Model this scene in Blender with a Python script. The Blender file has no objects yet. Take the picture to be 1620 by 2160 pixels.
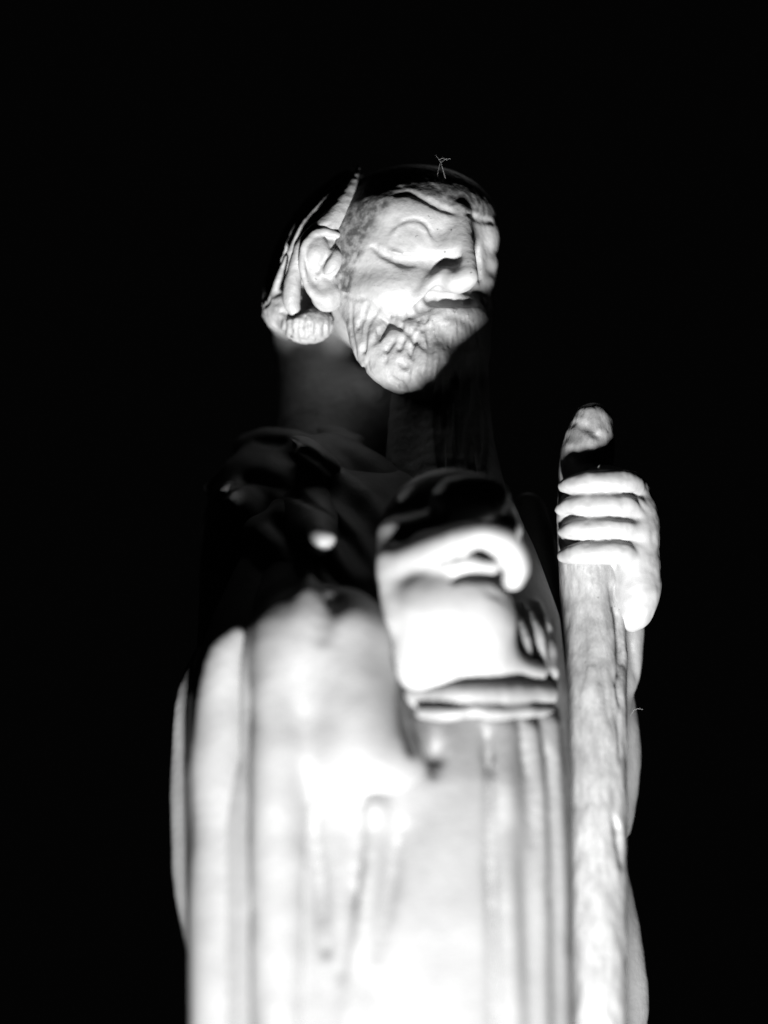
import bpy, math, random
import numpy as np

# ---------------------------------------------------------------- camera, light, exposure
# Working units: 1 unit = 1/5 mm.  The statue is sculpted in a frame whose axes are
# x right, y up the picture, z towards the camera; TILT leans that frame back so that the
# statue stands upright on the ground and the camera looks up at it.
D = 3425.0                       # camera distance from the sculpting plane
S = 0.0002                       # metres per unit
TILT = math.radians(22)
FLOOR = -3200.0                  # ground height below the sculpting origin, in units
ct, st = math.cos(TILT), math.sin(TILT)
ROT = np.array([[1, 0, 0], [0, -st, -ct], [0, ct, -st]])
OFF = np.array([0.0, 0.0, -FLOOR * S])

def to_world(p):
    return (np.asarray(p, float) @ ROT.T) * S + OFF

scene = bpy.context.scene
cam_data = bpy.data.cameras.new('camera')
cam = bpy.data.objects.new('camera', cam_data)
scene.collection.objects.link(cam)
cam.location = to_world((0, 0, D))
cam.rotation_euler = (math.radians(90) + TILT, 0, 0)
cam_data.sensor_fit = 'VERTICAL'
cam_data.sensor_height = 36
cam_data.angle = 2 * math.atan(1080 / D)
cam_data.clip_start = 0.01
cam_data.clip_end = 100
cam_data.dof.use_dof = True
cam_data.dof.focus_distance = (D - 165) * S
cam_data.dof.aperture_fstop = 2.1
cam_data.dof.aperture_blades = 0
scene.camera = cam

world = bpy.data.worlds.new('World')
scene.world = world
world.use_nodes = True
bg = world.node_tree.nodes['Background']
bg.inputs[0].default_value = (1, 1, 1, 1)
bg.inputs[1].default_value = 0.0010

def spot(name, pos, aim, energy, size_deg, blend, radius):
    l = bpy.data.lights.new(name, 'SPOT')
    l.energy = energy
    l.spot_size = math.radians(size_deg)
    l.spot_blend = blend
    l.shadow_soft_size = radius
    o = bpy.data.objects.new(name, l)
    scene.collection.objects.link(o)
    a, b = to_world(pos), to_world(aim)
    o.location = a
    from mathutils import Vector
    o.rotation_euler = Vector(b - a).to_track_quat('-Z', 'Y').to_euler()
    return o

spot('garden_spotlight', (30, -2010, 2780), (40, 0, 200), 83, 70, 0.3, 0.042)
spot('dim_back_light', (500, 1900, -2300), (0, 0, 0), 0.2, 60, 0.5, 0.05)

scene.view_settings.view_transform = 'Standard'
scene.view_settings.look = 'None'
scene.view_settings.exposure = 0
scene.view_settings.gamma = 1
scene.view_settings.use_curve_mapping = False
scene.cycles.use_denoising = True
scene.cycles.max_bounces = 4
scene.cycles.diffuse_bounces = 1

# ---------------------------------------------------------------- implicit sculpting tools
def P(px, py, z):
    f = (D - z) / D
    return np.array([(px - 810) * f, (1080 - py) * f, z])

def catmull(pts, n):
    pts = np.asarray(pts, float)
    if len(pts) == 2:
        t = np.linspace(0, 1, n)[:, None]
        return pts[0] * (1 - t) + pts[1] * t
    q = np.vstack([2 * pts[0] - pts[1], pts, 2 * pts[-1] - pts[-2]])
    out = []
    m = len(pts) - 1
    for t in np.linspace(0, m - 1e-6, n):
        i = int(t); u = t - i
        a, b, c, d = q[i], q[i + 1], q[i + 2], q[i + 3]
        out.append(0.5 * (2 * b + (c - a) * u + (2 * a - 5 * b + 4 * c - d) * u * u + (3 * b - a - 3 * c + d) * u ** 3))
    return np.array(out)

class Noise:
    def __init__(self, seed):
        self.t = np.random.RandomState(seed).rand(32, 32, 32).astype(np.float32) * 2 - 1
    def __call__(self, x, y, z):
        xi, yi, zi = np.floor(x).astype(int), np.floor(y).astype(int), np.floor(z).astype(int)
        fx, fy, fz = x - xi, y - yi, z - zi
        fx, fy, fz = (f * f * (3 - 2 * f) for f in (fx, fy, fz))
        t = self.t
        def g(a, b, c):
            return t[(xi + a) & 31, (yi + b) & 31, (zi + c) & 31]
        l = lambda a, b, f: a + (b - a) * f
        return l(l(l(g(0, 0, 0), g(1, 0, 0), fx), l(g(0, 1, 0), g(1, 1, 0), fx), fy),
                 l(l(g(0, 0, 1), g(1, 0, 1), fx), l(g(0, 1, 1), g(1, 1, 1), fx), fy), fz)

noise = Noise(3)

class Vol:
    BIG = 200.0
    def __init__(self, x0, x1, y0, y1, z0, z1, h):
        c = np.array([P(x, y, z) for x in (x0, x1) for y in (y0, y1) for z in (z0, z1)])
        lo, hi = c.min(0), c.max(0)
        self.h = h
        self.lo = lo
        self.n = np.ceil((hi - lo) / h).astype(int) + 1
        self.d = np.full(self.n, self.BIG, np.float32)
    def box(self, lo, hi):
        a = np.clip(np.floor((lo - self.lo) / self.h).astype(int), 0, self.n - 1)
        b = np.clip(np.ceil((hi - self.lo) / self.h).astype(int) + 1, 1, self.n)
        if (b <= a).any():
            return None
        sl = tuple(slice(i, j) for i, j in zip(a, b))
        g = [(self.lo[k] + self.h * np.arange(a[k], b[k], dtype=np.float32)).astype(np.float32) for k in range(3)]
        X, Y, Z = np.meshgrid(*g, indexing='ij', sparse=True)
        return sl, X, Y, Z
    def put(self, sl, d, k, sub):
        a = self.d[sl]
        if sub:
            if k <= 0:
                self.d[sl] = np.maximum(a, -d); return
            h = np.clip(0.5 - 0.5 * (a + d) / k, 0, 1)
            self.d[sl] = a + (-d - a) * h + k * h * (1 - h)
        else:
            if k <= 0:
                self.d[sl] = np.minimum(a, d); return
            h = np.clip(0.5 + 0.5 * (a - d) / k, 0, 1)
            self.d[sl] = a + (d - a) * h - k * h * (1 - h)
    def ell(self, c, r, k=10, sub=False, rot=0, yaw=0):
        f = (D - c[2]) / D
        c = P(*c); r = np.array(r, float) * f
        m = r.max() + k + 4 * self.h + 6
        b = self.box(c - m, c + m)
        if b is None: return
        sl, X, Y, Z = b
        x, y, z = X - c[0], Y - c[1], Z - c[2]
        if yaw:
            a = math.radians(yaw); x, z = x * math.cos(a) + z * -math.sin(a), x * math.sin(a) + z * math.cos(a)
        if rot:
            a = math.radians(rot); x, y = x * math.cos(a) + y * math.sin(a), -x * math.sin(a) + y * math.cos(a)
        k0 = np.sqrt((x / r[0]) ** 2 + (y / r[1]) ** 2 + (z / r[2]) ** 2) + 1e-6
        k1 = np.sqrt((x / r[0] ** 2) ** 2 + (y / r[1] ** 2) ** 2 + (z / r[2] ** 2) ** 2) + 1e-9
        self.put(sl, (k0 * (k0 - 1) / k1).astype(np.float32), k, sub)
    def raw_tube(self, q, k=8, sub=False, flat=None):
        """q: (n,4) array of x,y,z,r in sculpting units"""
        m = q[:, 3].max() + k + 4 * self.h
        b = self.box(q[:, :3].min(0) - m, q[:, :3].max(0) + m)
        if b is None: return
        sl, X, Y, Z = b
        best = None
        for i in range(len(q) - 1):
            p0, p1 = q[i, :3], q[i + 1, :3]
            v = p1 - p0; L = float(v @ v) + 1e-9
            t = np.clip(((X - p0[0]) * v[0] + (Y - p0[1]) * v[1] + (Z - p0[2]) * v[2]) / L, 0, 1)
            dd = np.sqrt((X - p0[0] - t * v[0]) ** 2 + (Y - p0[1] - t * v[1]) ** 2 + (Z - p0[2] - t * v[2]) ** 2) - (q[i, 3] + t * (q[i + 1, 3] - q[i, 3]))
            best = dd if best is None else np.minimum(best, dd)
        self.put(sl, best.astype(np.float32), k, sub)
    def tube(self, pts, k=8, sub=False, n=None):
        """pts: (px, py, z, r) list; r in picture units at that depth"""
        q = catmull(pts, n or max(3, 4 * (len(pts) - 1)) if len(pts) > 2 else 2)
        w = np.array([[*P(a, b, c), r * (D - c) / D] for a, b, c, r in q])
        self.raw_tube(w, k, sub)
    def depth(self, px, py):
        z = np.arange(self.lo[2] + self.h * (self.n[2] - 1), self.lo[2], -self.h * 0.5)
        f = (D - z) / D
        ix = np.rint(((px - 810) * f - self.lo[0]) / self.h).astype(int)
        iy = np.rint(((1080 - py) * f - self.lo[1]) / self.h).astype(int)
        iz = np.rint((z - self.lo[2]) / self.h).astype(int)
        ok = (ix >= 0) & (ix < self.n[0]) & (iy >= 0) & (iy < self.n[1]) & (iz >= 0) & (iz < self.n[2])
        v = np.where(ok, self.d[np.clip(ix, 0, self.n[0] - 1), np.clip(iy, 0, self.n[1] - 1), np.clip(iz, 0, self.n[2] - 1)], 1)
        w = np.nonzero(v < 0)[0]
        return z[w[0]] if len(w) else None
    def stroke(self, pts, off=0, k=6, sub=False, n=None):
        """carve (sub) or raise a line: pts = (px, py, r); depth is read from the surface."""
        q = catmull(pts, n or 3 * (len(pts) - 1) + 1)
        zs = [self.depth(a, b) for a, b, _ in q]
        good = [i for i, z in enumerate(zs) if z is not None]
        if len(good) < 2: return
        zz = np.interp(range(len(q)), good, [zs[i] for i in good])
        w = np.array([[*P(a, b, z + off), max(r, .5) * (D - z) / D] for (a, b, r), z in zip(q, zz)])
        self.raw_tube(w, k, sub)
    def rough(self, amp, scale, octaves=2, stretch=(1, 1, 1)):
        idx = np.nonzero(np.abs(self.d) < amp * 3 + 3 * self.h)
        x, y, z = (self.lo[i] + self.h * idx[i] for i in range(3))
        a = amp; s = scale; v = 0
        for o in range(octaves):
            v = v + a * noise(x / s / stretch[0] + 7 * o, y / s / stretch[1], z / s / stretch[2])
            a *= .5; s *= .5
        self.d[idx] += v.astype(np.float32)
    def mesh(self, smooth=2):
        d = self.d
        d = d.copy()
        d[0], d[-1], d[:, 0], d[:, -1], d[:, :, 0], d[:, :, -1] = 9, 9, 9, 9, 9, 9
        s = d < 0
        n = np.array(d.shape)
        cs = [s[i:n[0] - 1 + i, j:n[1] - 1 + j, k:n[2] - 1 + k] for i in (0, 1) for j in (0, 1) for k in (0, 1)]
        allin = cs[0].copy(); anyin = cs[0].copy()
        for c in cs[1:]:
            allin &= c; anyin |= c
        cell = anyin & ~allin
        ci = np.array(np.nonzero(cell)).T
        ids = np.full(cell.shape, -1, np.int64)
        ids[cell] = np.arange(len(ci))
        acc = np.zeros((len(ci), 3)); cnt = np.zeros(len(ci))
        corners = [(i, j, k) for i in (0, 1) for j in (0, 1) for k in (0, 1)]
        val = {c: d[ci[:, 0] + c[0], ci[:, 1] + c[1], ci[:, 2] + c[2]].astype(float) for c in corners}
        for a in corners:
            for ax in range(3):
                if a[ax]: continue
                b = list(a); b[ax] = 1; b = tuple(b)
                va, vb = val[a], val[b]
                m = (va < 0) != (vb < 0)
                t = np.where(m, va / np.where(m, va - vb, 1), 0)
                p = np.tile(np.array(a, float), (len(ci), 1)); p[:, ax] += t
                acc[m] += p[m]; cnt[m] += 1
        v = ci + acc / cnt[:, None]
        faces = []
        for ax in range(3):
            sl0 = [slice(1, -1)] * 3; sl1 = [slice(1, -1)] * 3
            sl0[ax] = slice(0, -1); sl1[ax] = slice(1, None)
            # edges along ax with interior other coords
            A = s[tuple(sl0)]; B = s[tuple(sl1)]
            e = np.array(np.nonzero(A != B)).T
            if not len(e): continue
            inside = A[tuple(e.T)]
            o = np.ones(3, int); o[ax] = 0
            e = e + o
            u, w = (ax + 1) % 3, (ax + 2) % 3
            du = np.zeros(3, int); du[u] = 1
            dw = np.zeros(3, int); dw[w] = 1
            g = lambda q: ids[q[:, 0], q[:, 1], q[:, 2]]
            quad = np.stack([g(e - du - dw), g(e - dw), g(e), g(e - du)], 1)
            quad[~inside] = quad[~inside][:, ::-1]
            faces.append(quad)
        f = np.vstack(faces)
        f = f[(f >= 0).all(1)]
        for _ in range(smooth):
            acc = np.zeros_like(v); cnt = np.zeros(len(v))
            for i in range(4):
                a, b = f[:, i], f[:, (i + 1) % 4]
                for c in range(3):
                    acc[:, c] += np.bincount(a, v[b, c], len(v)) + np.bincount(b, v[a, c], len(v))
                cnt += np.bincount(a, minlength=len(v)) + np.bincount(b, minlength=len(v))
            v = v * .4 + .6 * acc / np.maximum(cnt, 1)[:, None]
        return self.lo + v * self.h, f

def link_mesh(name, v, f, mat, parent=None, attrs=None):
    me = bpy.data.meshes.new(name)
    me.vertices.add(len(v)); me.vertices.foreach_set('co', to_world(v).astype(np.float32).ravel())
    me.loops.add(f.size); me.loops.foreach_set('vertex_index', f.astype(np.int32).ravel())
    me.polygons.add(len(f)); me.polygons.foreach_set('loop_start', np.arange(0, f.size, f.shape[1], dtype=np.int32))
    me.polygons.foreach_set('use_smooth', np.ones(len(f), bool))
    me.update(calc_edges=True); me.validate()
    me.materials.append(mat)
    for k, val in (attrs or {}).items():
        at = me.attributes.new(k, 'FLOAT', 'POINT'); at.data.foreach_set('value', val.astype(np.float32))
    o = bpy.data.objects.new(name, me)
    scene.collection.objects.link(o)
    if parent is not None:
        o.parent = parent
        o.matrix_parent_inverse = parent.matrix_basis.inverted()
    return o

def build(name, vol, mat, parent, smooth=2):
    v, f = vol.mesh(smooth)
    return link_mesh(name, v, f, mat, parent)

# ---------------------------------------------------------------- materials
def stone(name, lo, hi, rough=.55, scale=60, bump=.25, bscale=500, specks=0.0, stretch=(1, 1, 1), cropped_shade=False):
    m = bpy.data.materials.new(name); m.use_nodes = True
    nt = m.node_tree; N = nt.nodes; L = nt.links
    b = N['Principled BSDF']
    tc = N.new('ShaderNodeTexCoord'); mp = N.new('ShaderNodeMapping')
    mp.inputs['Scale'].default_value = stretch
    L.new(tc.outputs['Object'], mp.inputs[0])
    n1 = N.new('ShaderNodeTexNoise'); n1.inputs['Scale'].default_value = scale; n1.inputs['Detail'].default_value = 6; n1.inputs['Roughness'].default_value = .62
    L.new(mp.outputs[0], n1.inputs['Vector'])
    cr = N.new('ShaderNodeValToRGB')
    cr.color_ramp.elements[0].position = .36; cr.color_ramp.elements[0].color = (lo, lo, lo, 1)
    cr.color_ramp.elements[1].position = .62; cr.color_ramp.elements[1].color = (hi, hi, hi, 1)
    L.new(n1.outputs['Fac'], cr.inputs[0])
    col = cr.outputs[0]
    if specks:
        n3 = N.new('ShaderNodeTexNoise'); n3.inputs['Scale'].default_value = 420; n3.inputs['Detail'].default_value = 2
        L.new(tc.outputs['Object'], n3.inputs['Vector'])
        c3 = N.new('ShaderNodeValToRGB')
        c3.color_ramp.elements[0].position = .70; c3.color_ramp.elements[0].color = (0, 0, 0, 1)
        c3.color_ramp.elements[1].position = .75; c3.color_ramp.elements[1].color = (specks, specks, specks, 1)
        L.new(n3.outputs['Fac'], c3.inputs[0])
        mx = N.new('ShaderNodeMix'); mx.data_type = 'RGBA'
        L.new(c3.outputs[0], mx.inputs['Factor']); L.new(col, mx.inputs['A'])
        mx.inputs['B'].default_value = (.06, .06, .06, 1)
        col = mx.outputs['Result']
    if cropped_shade:                                   # stippled short hair; the darker tone also paints in the temple's shade
        at = N.new('ShaderNodeAttribute'); at.attribute_name = 'scalp_shade'
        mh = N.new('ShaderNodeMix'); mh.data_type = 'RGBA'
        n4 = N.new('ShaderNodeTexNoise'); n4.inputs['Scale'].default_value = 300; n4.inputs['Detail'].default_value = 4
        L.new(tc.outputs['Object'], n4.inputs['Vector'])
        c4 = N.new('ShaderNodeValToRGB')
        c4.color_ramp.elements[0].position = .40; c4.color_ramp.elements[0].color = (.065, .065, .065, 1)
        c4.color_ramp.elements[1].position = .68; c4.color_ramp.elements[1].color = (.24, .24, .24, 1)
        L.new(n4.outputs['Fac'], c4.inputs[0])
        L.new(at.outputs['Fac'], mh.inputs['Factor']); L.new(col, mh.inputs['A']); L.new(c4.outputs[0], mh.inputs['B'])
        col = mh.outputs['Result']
    L.new(col, b.inputs['Base Color'])
    b.inputs['Roughness'].default_value = rough
    n2 = N.new('ShaderNodeTexNoise'); n2.inputs['Scale'].default_value = bscale; n2.inputs['Detail'].default_value = 4
    L.new(mp.outputs[0], n2.inputs['Vector'])
    bp = N.new('ShaderNodeBump'); bp.inputs['Strength'].default_value = bump; bp.inputs['Distance'].default_value = .001
    L.new(n2.outputs['Fac'], bp.inputs['Height']); L.new(bp.outputs[0], b.inputs['Normal'])
    return m

M_robe = stone('robe_plaster', .16, .198, .6, 40, .22, 420)
M_skin = stone('skin_plaster', .225, .28, .6, 110, .20, 650, specks=.8, cropped_shade=True)
M_hair = stone('hair_plaster', .19, .255, .6, 110, .35, 480)
M_hand = stone('hand_plaster', .215, .25, .45, 50, .10, 500)
M_staff = stone('staff_bark', .155, .24, .55, 220, .6, 420, specks=.5, stretch=(1, 1, .35))
M_ground = stone('dark_soil', .02, .04, .9, 8, .5, 60)
M_web = stone('web_silk', .25, .35, .4, 50, 0, 100)

# ---------------------------------------------------------------- ground
g = 8.0
gv = np.array([[-g, -g, 0], [g, -g, 0], [g, g, 0], [-g, g, 0]])
me = bpy.data.meshes.new('ground'); me.from_pydata(gv.tolist(), [], [[0, 1, 2, 3]]); me.materials.append(M_ground)
ground = bpy.data.objects.new('ground', me); scene.collection.objects.link(ground); ground['kind'] = 'structure'

# ---------------------------------------------------------------- the statue
statue = bpy.data.objects.new('statue', None)
scene.collection.objects.link(statue)
statue['label'] = 'pale statue of a bald bearded man in a draped robe gripping a staff'
statue['category'] = 'statue'
base = to_world((20, -1400, 640)); statue.location = (base[0], base[1], 0)
bpy.context.view_layer.update()

# ---- head -------------------------------------------------------------------------
def make_head():
    V = Vol(540, 1120, 330, 1130, -330, 330, 3.0)
    V.ell((850, 562, -40), (196, 204, 220), 4)
    V.ell((905, 700, 30), (112, 130, 120), 40)             # jaw
    V.ell((900, 478, -30), (150, 118, 192), 30)            # forehead
    V.ell((985, 570, 10), (52, 120, 90), 24)               # far side of the face
    V.tube([(660, 640, -200, 90), (670, 800, -200, 84), (690, 960, -130, 110)], 20)   # neck
    V.ell((770, 890, -150), (130, 110, 100), 40)
    V.ell((872, 470, 92), (122, 66, 92), 22, rot=-10)      # brow and orbit
    V.ell((838, 620, 84), (122, 74, 108), 14)              # near cheek
    V.ell((896, 626, 90), (66, 54, 76), 20, rot=30)
    V.ell((930, 540, 126), (56, 42, 54), 24)               # inner corner of the eye
    V.ell((958, 538, 142), (34, 62, 44), 20)               # side of the nose
    V.ell((952, 686, 100), (84, 64, 78), 26)               # muzzle
    V.ell((965, 738, 80), (62, 48, 66), 30)
    V.ell((1023, 502, 38), (29, 40, 48), 16)               # far brow, lids and cheek
    V.ell((1027, 556, 40), (23, 26, 40), 11)
    V.ell((1016, 594, 46), (26, 18, 44), 9)
    V.ell((868, 508, 136), (52, 34, 46), 18, rot=-8)       # eyeball under its lid
    # nose
    V.tube([(966, 455, 140, 26), (976, 505, 166, 22), (986, 552, 192, 19), (988, 582, 204, 21)], 18)
    V.ell((932, 592, 156), (42, 26, 34), 18, rot=6)
    V.ell((966, 592, 184), (36, 27, 36), 14)
    return V

H = make_head()
# beard, grown out of the jaw
H.tube([(758, 642, 86, 34), (795, 722, 108, 55), (848, 768, 122, 62), (900, 765, 140, 60)], 20)
H.tube([(872, 712, 120, 62), (890, 780, 108, 62)], 24)
H.tube([(975, 748, 74, 48), (970, 830, 72, 60), (965, 930, 96, 74), (960, 1040, 130, 96)], 26)
H.tube([(885, 800, 20, 50), (890, 880, 10, 70), (900, 1040, 40, 90)], 30)
H.tube([(1002, 755, 60, 26), (1006, 860, 50, 28), (1014, 950, 76, 32), (1032, 1040, 110, 36)], 12)
# moustache on both sides of the mouth
H.tube([(936, 660, 158, 12), (908, 688, 156, 20), (896, 730, 150, 22)], 16)
H.tube([(1020, 618, 40, 10), (1028, 648, 40, 16), (1022, 700, 60, 14), (1012, 750, 80, 18)], 10)
H.stroke([(822, 508, 3), (840, 484, 4), (872, 472, 5), (898, 488, 4), (908, 510, 2)], -3, 8)      # lid fold
H.stroke([(842, 472, 1.5), (874, 461, 2.6), (900, 474, 2.8), (911, 496, 1.5)], 1, 5, True)
H.stroke([(822, 530, 4), (852, 540, 6), (888, 538, 4)], 0, 6)                                       # lower lid
H.stroke([(786, 520, 3), (808, 536, 8), (842, 550, 9), (872, 553, 6)], -1, 7, True)
H.stroke([(850, 551, 6), (895, 550, 10), (935, 550, 9), (965, 543, 6)], 4, 20, True)
# forehead creases
H.stroke([(838, 408, 3), (872, 409, 5), (930, 437, 6.5), (962, 450, 3)], 2, 10, True)
H.stroke([(988, 450, 3), (1008, 462, 6), (1038, 466, 5)], 2, 8, True)
H.stroke([(998, 496, 4), (1006, 540, 7), (1012, 590, 5)], -3, 6, True)
H.ell((848, 396, 128), (13, 8, 14), 6)
# cheek fold and the hollow below it
H.stroke([(940, 572, 8), (905, 605, 14), (872, 645, 12)], 0, 14)
H.stroke([(922, 612, 10), (896, 642, 15), (866, 664, 8)], 2, 8, True)
H.stroke([(908, 628, 15), (955, 634, 15), (995, 636, 10)], 1, 8, True)
# mouth
H.stroke([(946, 667, 3), (964, 669, 6), (984, 682, 6), (994, 690, 3)], 0, 7, True)
H.stroke([(892, 672, 4), (904, 700, 5), (910, 745, 4)], 2, 6, True)
for i in range(11):
    t = i / 10
    H.stroke([(925 + 70 * t, 652 - 4 * t, 1.5), (912 + 92 * t, 690, 3.6), (905 + 108 * t, 735, 2)], 1, 3, True)
H.rough(.7, 10, 2)
for pts in ([(775, 640, 4), (758, 690, 6), (762, 742, 5)], [(800, 650, 4), (772, 690, 7), (768, 740, 5)],
            [(845, 690, 5), (822, 684, 8), (800, 705, 8), (788, 722, 6)],
            [(845, 690, 6), (862, 702, 8), (880, 716, 8), (898, 735, 6)],
            [(828, 720, 6), (815, 738, 7)], [(850, 715, 6), (842, 735, 6)],
            [(845, 765, 8), (858, 775, 8)], [(825, 800, 8), (850, 820, 9)], [(878, 790, 6), (895, 815, 8)],
            [(742, 640, 3), (740, 690, 5), (752, 760, 4)], [(725, 622, 4), (745, 632, 6), (770, 630, 4)],
            [(900, 690, 4), (908, 730, 6), (905, 800, 8), (900, 850, 8)]):
    H.stroke([(a, b, r * 1.15) for a, b, r in pts], 3, 4, True)
random.seed(21)
for i in range(34):
    x, y = random.uniform(745, 905), random.uniform(650, 840)
    if y - 640 > (x - 715) * 2.0 + 30: continue
    a = random.uniform(.9, 2.2); l = random.uniform(10, 20); c = random.uniform(-8, 8)
    H.stroke([(x - l * math.cos(a), y - l * math.sin(a), 2), (x + c, y, random.uniform(3, 5.5)), (x + l * math.cos(a), y + l * math.sin(a), 2)], 2, 3, True)
random.seed(8)
for i in range(9):
    x = 925 + i * 12
    ph = random.uniform(0, 6)
    H.stroke([(x + 6 * math.sin(ph + j), 750 + j * 40, 8 if 0 < j < 7 else 3) for j in range(9)], 1, 4, True)


hv, hf = H.mesh(2)
hp = hv[:, :2] * (D / (D - hv[:, 2]))[:, None]
hx, hy = 810 + hp[:, 0], 1080 - hp[:, 1]
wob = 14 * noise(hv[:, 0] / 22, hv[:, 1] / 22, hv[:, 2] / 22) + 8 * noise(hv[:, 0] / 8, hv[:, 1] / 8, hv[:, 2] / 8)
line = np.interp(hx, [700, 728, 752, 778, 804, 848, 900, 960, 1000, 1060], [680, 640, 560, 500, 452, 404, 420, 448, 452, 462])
scalp_shade = np.clip((line + wob - hy) / 36 + .4, 0, 1) * (hy < 700)
chin = np.interp(hx, [700, 735, 785, 815, 870, 900, 925, 960, 1000, 1024, 1060], [612, 618, 634, 666, 672, 668, 720, 738, 738, 640, 636])
bearded = (hy > chin) & (hv[:, 2] > -30)
fb = bearded[hf].sum(1) >= 2
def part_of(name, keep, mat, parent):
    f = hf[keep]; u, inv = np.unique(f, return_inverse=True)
    return link_mesh(name, hv[u], inv.reshape(f.shape), mat, parent, {'scalp_shade': scalp_shade[u]})
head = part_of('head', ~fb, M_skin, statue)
part_of('beard', fb, M_hair, head)

# ---- ear --------------------------------------------------------------------------
E = Vol(590, 760, 450, 700, -60, 260, 2.5)
E.ell((678, 550, 95), (44, 66, 34), 4, rot=-14)
E.ell((690, 622, 92), (34, 36, 34), 20)
E.tube([(715, 498, 116, 8), (682, 489, 124, 10), (650, 508, 126, 10), (638, 550, 124, 9), (646, 592, 120, 9), (664, 620, 116, 12), (690, 632, 114, 15)], 10)
E.stroke([(706, 505, 4), (676, 502, 5), (654, 520, 5), (648, 556, 4), (654, 594, 3)], 3, 5, True)
E.ell((668, 530, 124), (24, 32, 18), 6, rot=-18)
E.ell((702, 556, 126), (18, 32, 18), 6, rot=-18)
E.stroke([(696, 532, 5), (682, 552, 7), (670, 574, 5)], 3, 4, True)
E.stroke([(712, 572, 5), (700, 584, 9), (684, 586, 5)], 3, 5, True)
E.rough(1.2, 16)
build('ear', E, M_skin, head)

# ---- hair -------------------------------------------------------------------------
R = Vol(530, 800, 320, 760, -340, 220, 3.0)
R.ell((680, 545, -120), (98, 190, 150), 4, rot=-27)
R.tube([(738, 372, -60, 14), (690, 430, -10, 26), (640, 500, 20, 26), (600, 580, 10, 22), (575, 650, -10, 18)], 12)
R.ell((606, 655, 0), (52, 50, 70), 16)
R.ell((648, 685, 50), (56, 40, 50), 12)
random.seed(4)
for i in range(26):
    t = i / 25
    x0, y0 = 742 - 168 * t, 358 + 250 * t
    j = random.uniform(-5, 5)
    R.stroke([(x0 - 4, y0 - 12, 2), (x0 - 8 + j, y0 + 18, 5.5), (x0 - 22 + j, y0 + 44, 5.5), (x0 - 34, y0 + 70, 2)], 2, 3, True)
for i in range(9):
    x0 = 598 + 14 * i + random.uniform(-3, 3)
    R.stroke([(x0 + 6, 668, 2), (x0, 690, 5), (x0 + 2, 720, 3)], 2, 3, True)
R.stroke([(655, 640, 9), (625, 655, 13), (603, 662, 7)], 4, 8, True)
R.rough(2, 9, 2)
for ln in ([(738, 366, 20, 3), (690, 416, 62, 5), (640, 474, 84, 6), (608, 534, 80, 4)], [(716, 368, -10, 3), (668, 412, 26, 5), (622, 482, 50, 6), (594, 552, 48, 4)],
           [(728, 360, -20, 3), (690, 390, 10, 4), (650, 436, 30, 3)], [(604, 540, 60, 4), (584, 600, 50, 8), (566, 650, 30, 6)], [(640, 486, 80, 3), (618, 526, 84, 6), (604, 590, 76, 5)]):
    R.tube(ln, 6)
R.rough(1, 5, 1)
build('hair', R, M_hair, head)
Q = Vol(560, 790, 325, 700, -140, 230, 2.5)
Q.tube([(759, 343, 20, 3), (745, 390, 64, 13), (722, 440, 92, 22), (690, 482, 100, 27), (648, 514, 92, 22), (624, 570, 86, 17), (614, 630, 76, 20), (622, 660, 72, 12)], 5, n=22)
Q.tube([(757, 350, 10, 5), (735, 410, 50, 14), (705, 460, 76, 24), (672, 490, 70, 22)], 10)
Q.stroke([(700, 470, 2), (672, 488, 4), (640, 520, 3), (622, 570, 2)], 1, 4, True)
Q.rough(1.4, 14)
build('hair_lock', Q, M_hair, head, 7)

# ---- robe -------------------------------------------------------------------------
def robe():
    V = Vol(330, 1400, 880, 2700, -200, 1120, 8.0)
    lv = np.array([  # py, left, right, centre depth, half depth
        [985, 720, 900, 70, 10], [1010, 640, 1010, 80, 60], [1060, 570, 1085, 100, 100], [1150, 520, 1125, 140, 140],
        [1300, 450, 1180, 220, 185], [1450, 400, 1195, 300, 225], [1600, 392, 1200, 360, 250], [1800, 398, 1200, 430, 255],
        [2000, 402, 1202, 500, 250], [2200, 402, 1205, 570, 250], [2700, 395, 1220, 750, 270]], float)
    f = (D - lv[:, 3]) / D
    y = (1080 - lv[:, 0]) * f; xl = (lv[:, 1] - 810) * f; xr = (lv[:, 2] - 810) * f
    b = V.box(V.lo, V.lo + V.h * V.n)
    sl, X, Y, Z = b
    o = np.argsort(y)
    it = lambda a: np.interp(Y.ravel(), y[o], a[o]).reshape(Y.shape)
    cx, rx, cz, rz = it((xl + xr) / 2), it((xr - xl) / 2), it(lv[:, 3]), it(lv[:, 4])
    a = np.abs((X - cx) / rx); c = np.abs((Z - cz) / rz)
    e = 2.5
    d = ((a ** e + c ** e) ** (1 / e) - 1) * np.minimum(rx, rz)
    d = np.maximum(d, Y - y.max() - 0)
    V.d[sl] = np.minimum(V.d[sl], d.astype(np.float32))
    return V
RB = robe()
RB.ell((722, 1740, 506), (106, 270, 126), 90)
RB.ell((790, 1610, 545), (90, 96, 100), 90)
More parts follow.
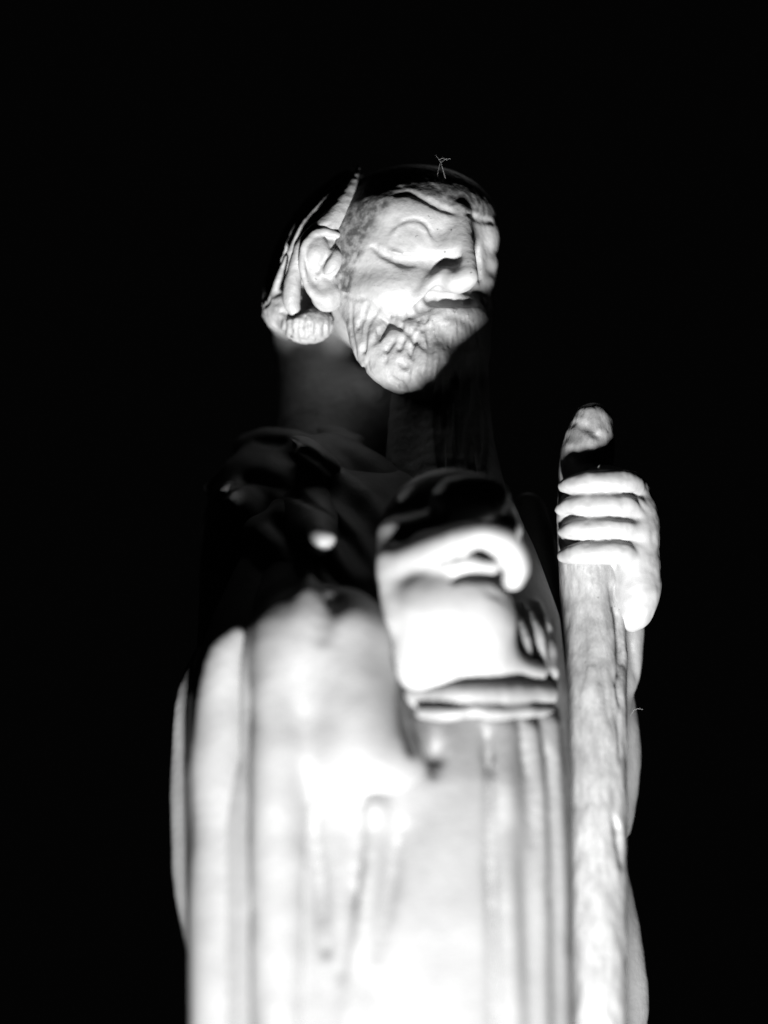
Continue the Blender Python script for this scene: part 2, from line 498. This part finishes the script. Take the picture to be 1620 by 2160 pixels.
# folds below the belt
for pts, r in (([(1060, 1540), (1062, 1750), (1075, 2160), (1080, 2500)], 26), ([(1118, 1540), (1135, 1750), (1140, 2160), (1140, 2500)], 16),
               ([(1160, 1530), (1178, 1750), (1185, 2160), (1185, 2500)], 15), 
               ([(790, 1700), (775, 1850), (750, 2060), (740, 2300), (730, 2550)], 22)):
    RB.stroke([(a, b, r) for a, b in pts], -4, 24)
for pts, r in (([(1095, 1530), (1112, 1640), (1122, 1780)], 10),
               ([(1140, 1530), (1155, 1640), (1162, 1900)], 9), ([(1185, 1530), (1195, 1700), (1200, 2000)], 7),
               ([(920, 1540), (918, 1600), (910, 1640)], 18),
               ([(768, 1690), (748, 1880), (720, 2060)], 12), ([(842, 1740), (824, 1860), (796, 2020)], 16),
               ([(662, 1720), (676, 1880), (690, 2020)], 18), ([(1028, 1540), (1034, 1800), (1045, 2160), (1050, 2500)], 9), ([(1020, 1530), (1028, 1580), (1035, 1700)], 10)):
    RB.stroke([(a, b, r if 0 < i < len(pts) - 1 or len(pts) == 2 else r * .2) for i, (a, b) in enumerate(pts)], -3, 12, True)
for pts in ([(640, 1040), (720, 1090), (790, 1180), (820, 1260)], [(700, 1000), (770, 1050), (830, 1130), (850, 1200)], [(600, 1090), (680, 1150), (740, 1230)], [(540, 1120), (600, 1180), (640, 1250)]):
    RB.stroke([(a, b, 26) for a, b in pts], -6, 34)
    RB.stroke([(a - 24, b + 24, 14) for a, b in pts], 6, 30, True)
# folds that climb from the belt to the chest
for x, w in ((1098, 13), (1134, 15), (1168, 11)):
    RB.stroke([(x - 34, 1270, 7), (x - 8, 1340, w), (x, 1420, w + 2)], 14, 10)
RB.rough(1.8, 130, 2, (1, 3, 1))
robe_o = build('robe', RB, M_robe, statue, 3)

# ---- cloth bulging over the belt, belt -----------------------------------------------
BL = Vol(850, 1230, 1270, 1560, 300, 760, 4.0)
zb = 545
for x, z in ((1082, -56), (1112, -90), (1144, -122)):
    BL.tube([(x - 26, 1290, zb + z - 50, 5), (x - 6, 1340, zb + z - 16, 12), (x, 1420, zb + z, 15)], 8)
BL.tube([(890, 1502, zb + 22, 13), (940, 1506, zb + 52, 16), (990, 1500, zb + 48, 14), (1040, 1503, zb + 26, 16), (1110, 1499, zb - 44, 17), (1155, 1502, zb - 98, 15)], 5)
BL.tube([(880, 1466, zb - 24, 32), (960, 1468, zb + 24, 31), (1040, 1464, zb + 2, 31), (1110, 1460, zb - 72, 31), (1150, 1462, zb - 120, 28)], 4)
BL.stroke([(985, 1515, 8), (1000, 1512, 12), (1015, 1518, 8)], 4, 6, True)
BL.rough(2, 40)
build('belt', BL, M_robe, statue, 2)

# ---- the robe's skirt, below the picture, down to the ground -----------------------------
def skirt():
    top = np.array([10.0, (1080 - 2640) * (D - 740) / D, 735.0])
    w = top @ ROT.T
    v, f = [], []
    n, m = 72, 9
    for i in range(m):
        t = i / (m - 1)
        zw = w[2] + 60 - t * (w[2] + 60 - FLOOR)
        for j in range(n):
            a = 2 * math.pi * j / n
            r = 1 + .16 * t + .035 * t * math.sin(9 * a) + .02 * math.sin(5 * a + 2)
            p = np.array([w[0] + 310 * r * math.cos(a), w[1] + 225 * r * math.sin(a), zw])
            v.append(p @ ROT)
    for i in range(m - 1):
        for j in range(n):
            k = (j + 1) % n
            f.append([i * n + j, (i + 1) * n + j, (i + 1) * n + k, i * n + k])
    return np.array(v), np.array(f)
link_mesh('skirt', *skirt(), M_robe, robe_o)

# ---- shoulder cape ------------------------------------------------------------------
C = Vol(370, 900, 860, 1460, -260, 460, 5.0)
C.ell((640, 1100, -40), (205, 175, 120), 30)
C.tube([(560, 1040, -60, 100), (510, 1160, -10, 86), (490, 1300, 60, 70), (470, 1420, 120, 60)], 30)
C.tube([(530, 950, -110, 40), (580, 940, -50, 40), (650, 955, 20, 38), (720, 1010, 70, 36), (800, 1085, 110, 34)], 12)
C.tube([(470, 1030, -90, 38), (520, 1000, -20, 40), (600, 1015, 40, 38), (690, 1070, 90, 36), (760, 1130, 130, 34)], 12)
C.tube([(620, 925, -110, 26), (690, 918, -40, 24), (750, 935, 0, 22)], 10)
C.tube([(640, 1060, 60, 70), (664, 1108, 270, 50), (676, 1140, 408, 34)], 30)
C.ell((678, 1142, 425), (34, 22, 26), 12, rot=20)
C.ell((508, 1066, 74), (40, 60, 78), 30, rot=35)
C.ell((662, 968, 120), (70, 34, 84), 24, rot=-36)
C.tube([(690, 950, 10, 40), (760, 985, 50, 44), (830, 1040, 80, 46), (890, 1110, 100, 40)], 16)
C.stroke([(455, 1060, 6), (520, 1010, 12), (600, 1030, 12), (700, 1090, 8)], 0, 10, True)
C.stroke([(540, 930, 6), (620, 940, 10), (710, 1000, 10), (790, 1070, 6)], 0, 10, True)
C.rough(3, 60, 2)
build('shoulder_cape', C, M_robe, robe_o, 3)

# ---- hanging panel at the near side ---------------------------------------------------
HP = Vol(340, 680, 1250, 2700, 100, 1120, 7.0)
HP.tube([(500, 1340, 480, 22), (478, 1400, 480, 46), (468, 1550, 500, 60), (464, 1800, 560, 62), (460, 2160, 680, 62), (455, 2640, 850, 66)], 14)
HP.tube([(425, 1380, 200, 18), (400, 1480, 260, 32), (396, 1640, 320, 38), (402, 1850, 400, 36), (418, 2000, 470, 26)], 5)
#HP.stroke([(528, 1330, 8), (530, 1600, 9), (528, 1900, 9), (512, 2160, 9), (505, 2500, 9)], 2, 8, True)
HP.rough(3, 110)
build('hanging_panel', HP, M_robe, robe_o, 3)

# ---- near sleeve --------------------------------------------------------------------
SL = Vol(500, 930, 1120, 2700, 60, 1100, 7.0)
SL.tube([(620, 1190, 130, 90), (650, 1330, 330, 120), (690, 1420, 440, 130)], 30)
SL.ell((690, 1365, 485), (160, 132, 138), 50)
SL.tube([(604, 1310, 510, 40), (588, 1400, 550, 54), (584, 1600, 600, 58), (588, 2000, 690, 62), (590, 2640, 890, 66)], 50)
SL.tube([(552, 1330, 490, 26), (538, 1420, 500, 32), (535, 1600, 540, 34), (535, 2000, 622, 36), (530, 2640, 830, 38)], 24)
SL.ell((752, 1545, 535), (112, 160, 142), 60)
SL.ell((800, 1600, 575), (92, 80, 100), 50)
SL.ell((722, 1740, 512), (112, 270, 130), 60)
SL.tube([(740, 1630, 600, 40), (810, 1630, 605, 34), (884, 1636, 595, 12)], 50)
SL.stroke([(835, 1330, 12), (845, 1430, 16), (868, 1580, 14)], 2, 12, True)
SL.stroke([(706, 1262, 18), (690, 1296, 18), (680, 1340, 8)], 6, 24, True)
SL.tube([(655, 1212, 470, 9), (650, 1255, 540, 14), (640, 1310, 560, 16)], 26)
SL.rough(4, 90, 2)
build('sleeve', SL, M_robe, robe_o, 3)

# ---- near fist -----------------------------------------------------------------------
F = Vol(780, 1150, 950, 1480, 260, 860, 4.0)
zf = 500
F.ell((950, 1130, zf - 120), (150, 143, 80), 6, rot=10)
F.tube([(845, 1130, zf - 60, 36), (930, 1110, zf - 50, 40), (1010, 1094, zf - 72, 46), (1056, 1120, zf - 76, 46)], 20)
F.ell((992, 1050, zf - 30), (84, 52, 44), 20)
F.ell((948, 1290, zf - 10), (130, 128, 116), 40)
F.tube([(908, 1390, zf + 10, 70), (940, 1300, zf + 20, 92)], 50)
F.ell((1000, 1320, zf - 20), (80, 80, 96), 40)
F.tube([(900, 1400, zf + 20, 52), (1000, 1404, zf + 20, 46), (1080, 1412, zf - 20, 32), (1130, 1420, zf - 60, 24)], 50)
F.tube([(820, 1120, zf - 60, 24), (826, 1200, zf - 10, 32), (850, 1300, zf + 10, 44)], 20)
F.tube([(846, 1196, zf - 14, 46), (915, 1162, zf + 46, 38), (1000, 1132, zf + 120, 30), (1062, 1146, zf + 116, 33), (1087, 1190, zf + 90, 29), (1082, 1222, zf + 80, 24)], 16)
F.tube([(900, 1160, zf + 0, 40), (945, 1146, zf + 40, 36), (1000, 1130, zf + 66, 32), (1050, 1142, zf + 62, 32), (1076, 1180, zf + 40, 30)], 14)
F.tube([(925, 1200, zf + 50, 26), (985, 1190, zf + 74, 19), (1040, 1196, zf + 62, 15)], 8)
F.stroke([(925, 1184, 4), (960, 1172, 13), (1000, 1162, 17), (1034, 1168, 17), (1048, 1186, 10)], -12, 5, True)
F.stroke([(945, 1234, 4), (980, 1222, 14), (1015, 1216, 19), (1048, 1218, 19), (1060, 1230, 10)], -12, 5, True)
F.stroke([(1030, 1250, 4), (1055, 1258, 6), (1068, 1270, 4)], 3, 6, True)
F.stroke([(945, 1402, 4), (965, 1412, 6), (985, 1428, 4)], 2, 8, True)
F.rough(1.6, 50)
build('clenched_hand', F, M_hand, statue, 3)

# ---- staff ---------------------------------------------------------------------------
T = Vol(1110, 1400, 840, 2700, -60, 620, 5.0)
T.tube([(1250, 892, 110, 44), (1240, 950, 125, 56), (1232, 1040, 140, 56), (1240, 1150, 150, 62), (1250, 1300, 165, 68),
        (1256, 1500, 262, 67), (1257, 1800, 370, 65), (1258, 2160, 480, 64), (1260, 2600, 590, 64)], 6, n=24)
for pts in ([(1300, 1240, 8), (1308, 1330, 14), (1312, 1420, 10)], [(1290, 1240, 6), (1300, 1330, 10), (1306, 1450, 8), (1310, 1600, 6)],
            [(1270, 1360, 4), (1276, 1450, 6), (1285, 1520, 4)], [(1290, 1720, 5), (1306, 1760, 12), (1312, 1820, 8)],
            [(1210, 890, 6), (1240, 900, 9), (1262, 920, 8)], [(1196, 950, 8), (1220, 975, 14), (1250, 970, 12)]):
    T.stroke(pts, 3, 6, True)
T.rough(2.6, 16, 2, (1, 4.5, 1))
build('staff', T, M_staff, statue, 4)

# ---- far hand ------------------------------------------------------------------------
G = Vol(1140, 1430, 960, 1370, -60, 340, 3.5)
zg = 185
for i, (y0, x1) in enumerate([(1016, 1345), (1064, 1355), (1112, 1360), (1164, 1360)]):
    j = (3, -2, 2, 0)[i]
    G.tube([(1188 + j, y0 + 9, zg + 16, 15), (1214, y0 + 4 + j, zg + 36, 23), (1250, y0 + 1, zg + 45, 25), (1300, y0, zg + 42, 27), (1330, y0 + 5, zg + 22, 28), (x1 - 12, y0 + 14, zg - 12, 30)], 4)
G.ell((1275, 1092, zg - 10), (100, 112, 52), 6)
G.ell((1340, 1140, zg - 40), (50, 130, 80), 20)
G.ell((1340, 1240, zg - 10), (48, 86, 60), 26)
G.tube([(1345, 1240, zg - 10, 44), (1330, 1310, zg - 10, 22)], 20)
for pts in ([(1195, 1040, 6), (1270, 1036, 8), (1335, 1044, 8), (1362, 1075, 5)], [(1198, 1090, 6), (1270, 1086, 8), (1340, 1096, 7)],
            [(1200, 1138, 6), (1270, 1134, 7), (1330, 1144, 6), (1352, 1170, 4)]):
    G.stroke(pts, 5, 5, True)
for y0 in (1016, 1064, 1112, 1164):
    for x, w in ((1236, 2.2), (1242, 1.6), (1316, 2.4), (1324, 1.8)):
        G.stroke([(x, y0 - 16, 1), (x + random.uniform(-3, 3), y0, w), (x + 2, y0 + 14, 1)], 1, 3, True)
    G.ell((1318, y0 + 2, zg + 34), (20, 19, 22), 12)
G.rough(1.8, 20, 3)
build('gripping_hand', G, M_hand, statue, 2)

# ---- far sleeve and robe behind the staff ----------------------------------------------
K = Vol(1060, 1420, 1000, 2700, -120, 420, 7.0)
K.tube([(1115, 1080, -10, 40), (1142, 1200, 40, 44), (1178, 1400, 100, 56)], 20)
K.tube([(1310, 1320, 60, 46), (1310, 1400, 60, 46), (1305, 1440, 60, 40)], 8)
K.tube([(1290, 1480, 40, 50), (1300, 1600, 40, 54), (1300, 1700, 40, 40), (1310, 1750, 40, 20)], 8)
K.tube([(1270, 1780, 60, 40), (1280, 1900, 70, 60), (1300, 2050, 80, 66), (1300, 2160, 90, 66), (1300, 2600, 160, 70)], 20)
K.stroke([(1326, 1340, 5), (1336, 1400, 7), (1346, 1440, 4)], 3, 6, True)
K.rough(3, 60)
build('sleeve', K, M_robe, robe_o, 3)

# ---------------------------------------------------------------- cobweb threads
def threads(name, lines, label, group=None):
    v, f = [], []
    for ln in lines:
        q = catmull([(*P(a, b, c), r) for a, b, c, r in ln], 6 * (len(ln) - 1))
        base = len(v)
        for i, p in enumerate(q):
            t = q[min(i + 1, len(q) - 1), :3] - q[max(i - 1, 0), :3]; t = t / (np.linalg.norm(t) + 1e-9)
            u = np.cross(t, (0.3, 0.2, 1)); u /= np.linalg.norm(u); w = np.cross(t, u)
            for j in range(5):
                a = j * 2 * math.pi / 5
                v.append(p[:3] + .28 * p[3] * (math.cos(a) * u + math.sin(a) * w))
        for i in range(len(q) - 1):
            for j in range(5):
                f.append([base + i * 5 + j, base + i * 5 + (j + 1) % 5, base + (i + 1) * 5 + (j + 1) % 5, base + (i + 1) * 5 + j])
    o = link_mesh(name, np.array(v), np.array(f), M_web)
    o['label'] = label; o['category'] = 'cobweb'
    return o
zt = 120
threads('cobweb', [[(940, 378, zt, .9), (932, 350, zt, .8), (928, 340, zt, .7), (919, 327, zt, .5)],
                   [(930, 343, zt, .7), (940, 336, zt, .6), (951, 335, zt, .4)],
                   [(926, 338, zt, .6), (934, 334, zt, .7), (944, 339, zt, .4)],
                   [(928, 345, zt, .5), (924, 362, zt, .5), (922, 380, zt, .4)]],
        'thin tangle of cobweb sticking up from the bald crown')
threads('cobweb_thread', [[(1330, 1510, 90, 1.2), (1338, 1498, 100, 1.0), (1348, 1495, 105, .9), (1356, 1497, 108, .5)]],
        'short curled thread on the fold beside the staff')
threads('cobweb_thread', [[(1263, 995, 230, 1), (1262, 988, 232, .9), (1264, 981, 234, .5)]],
        'tiny thread standing on top of the hand gripping the staff')
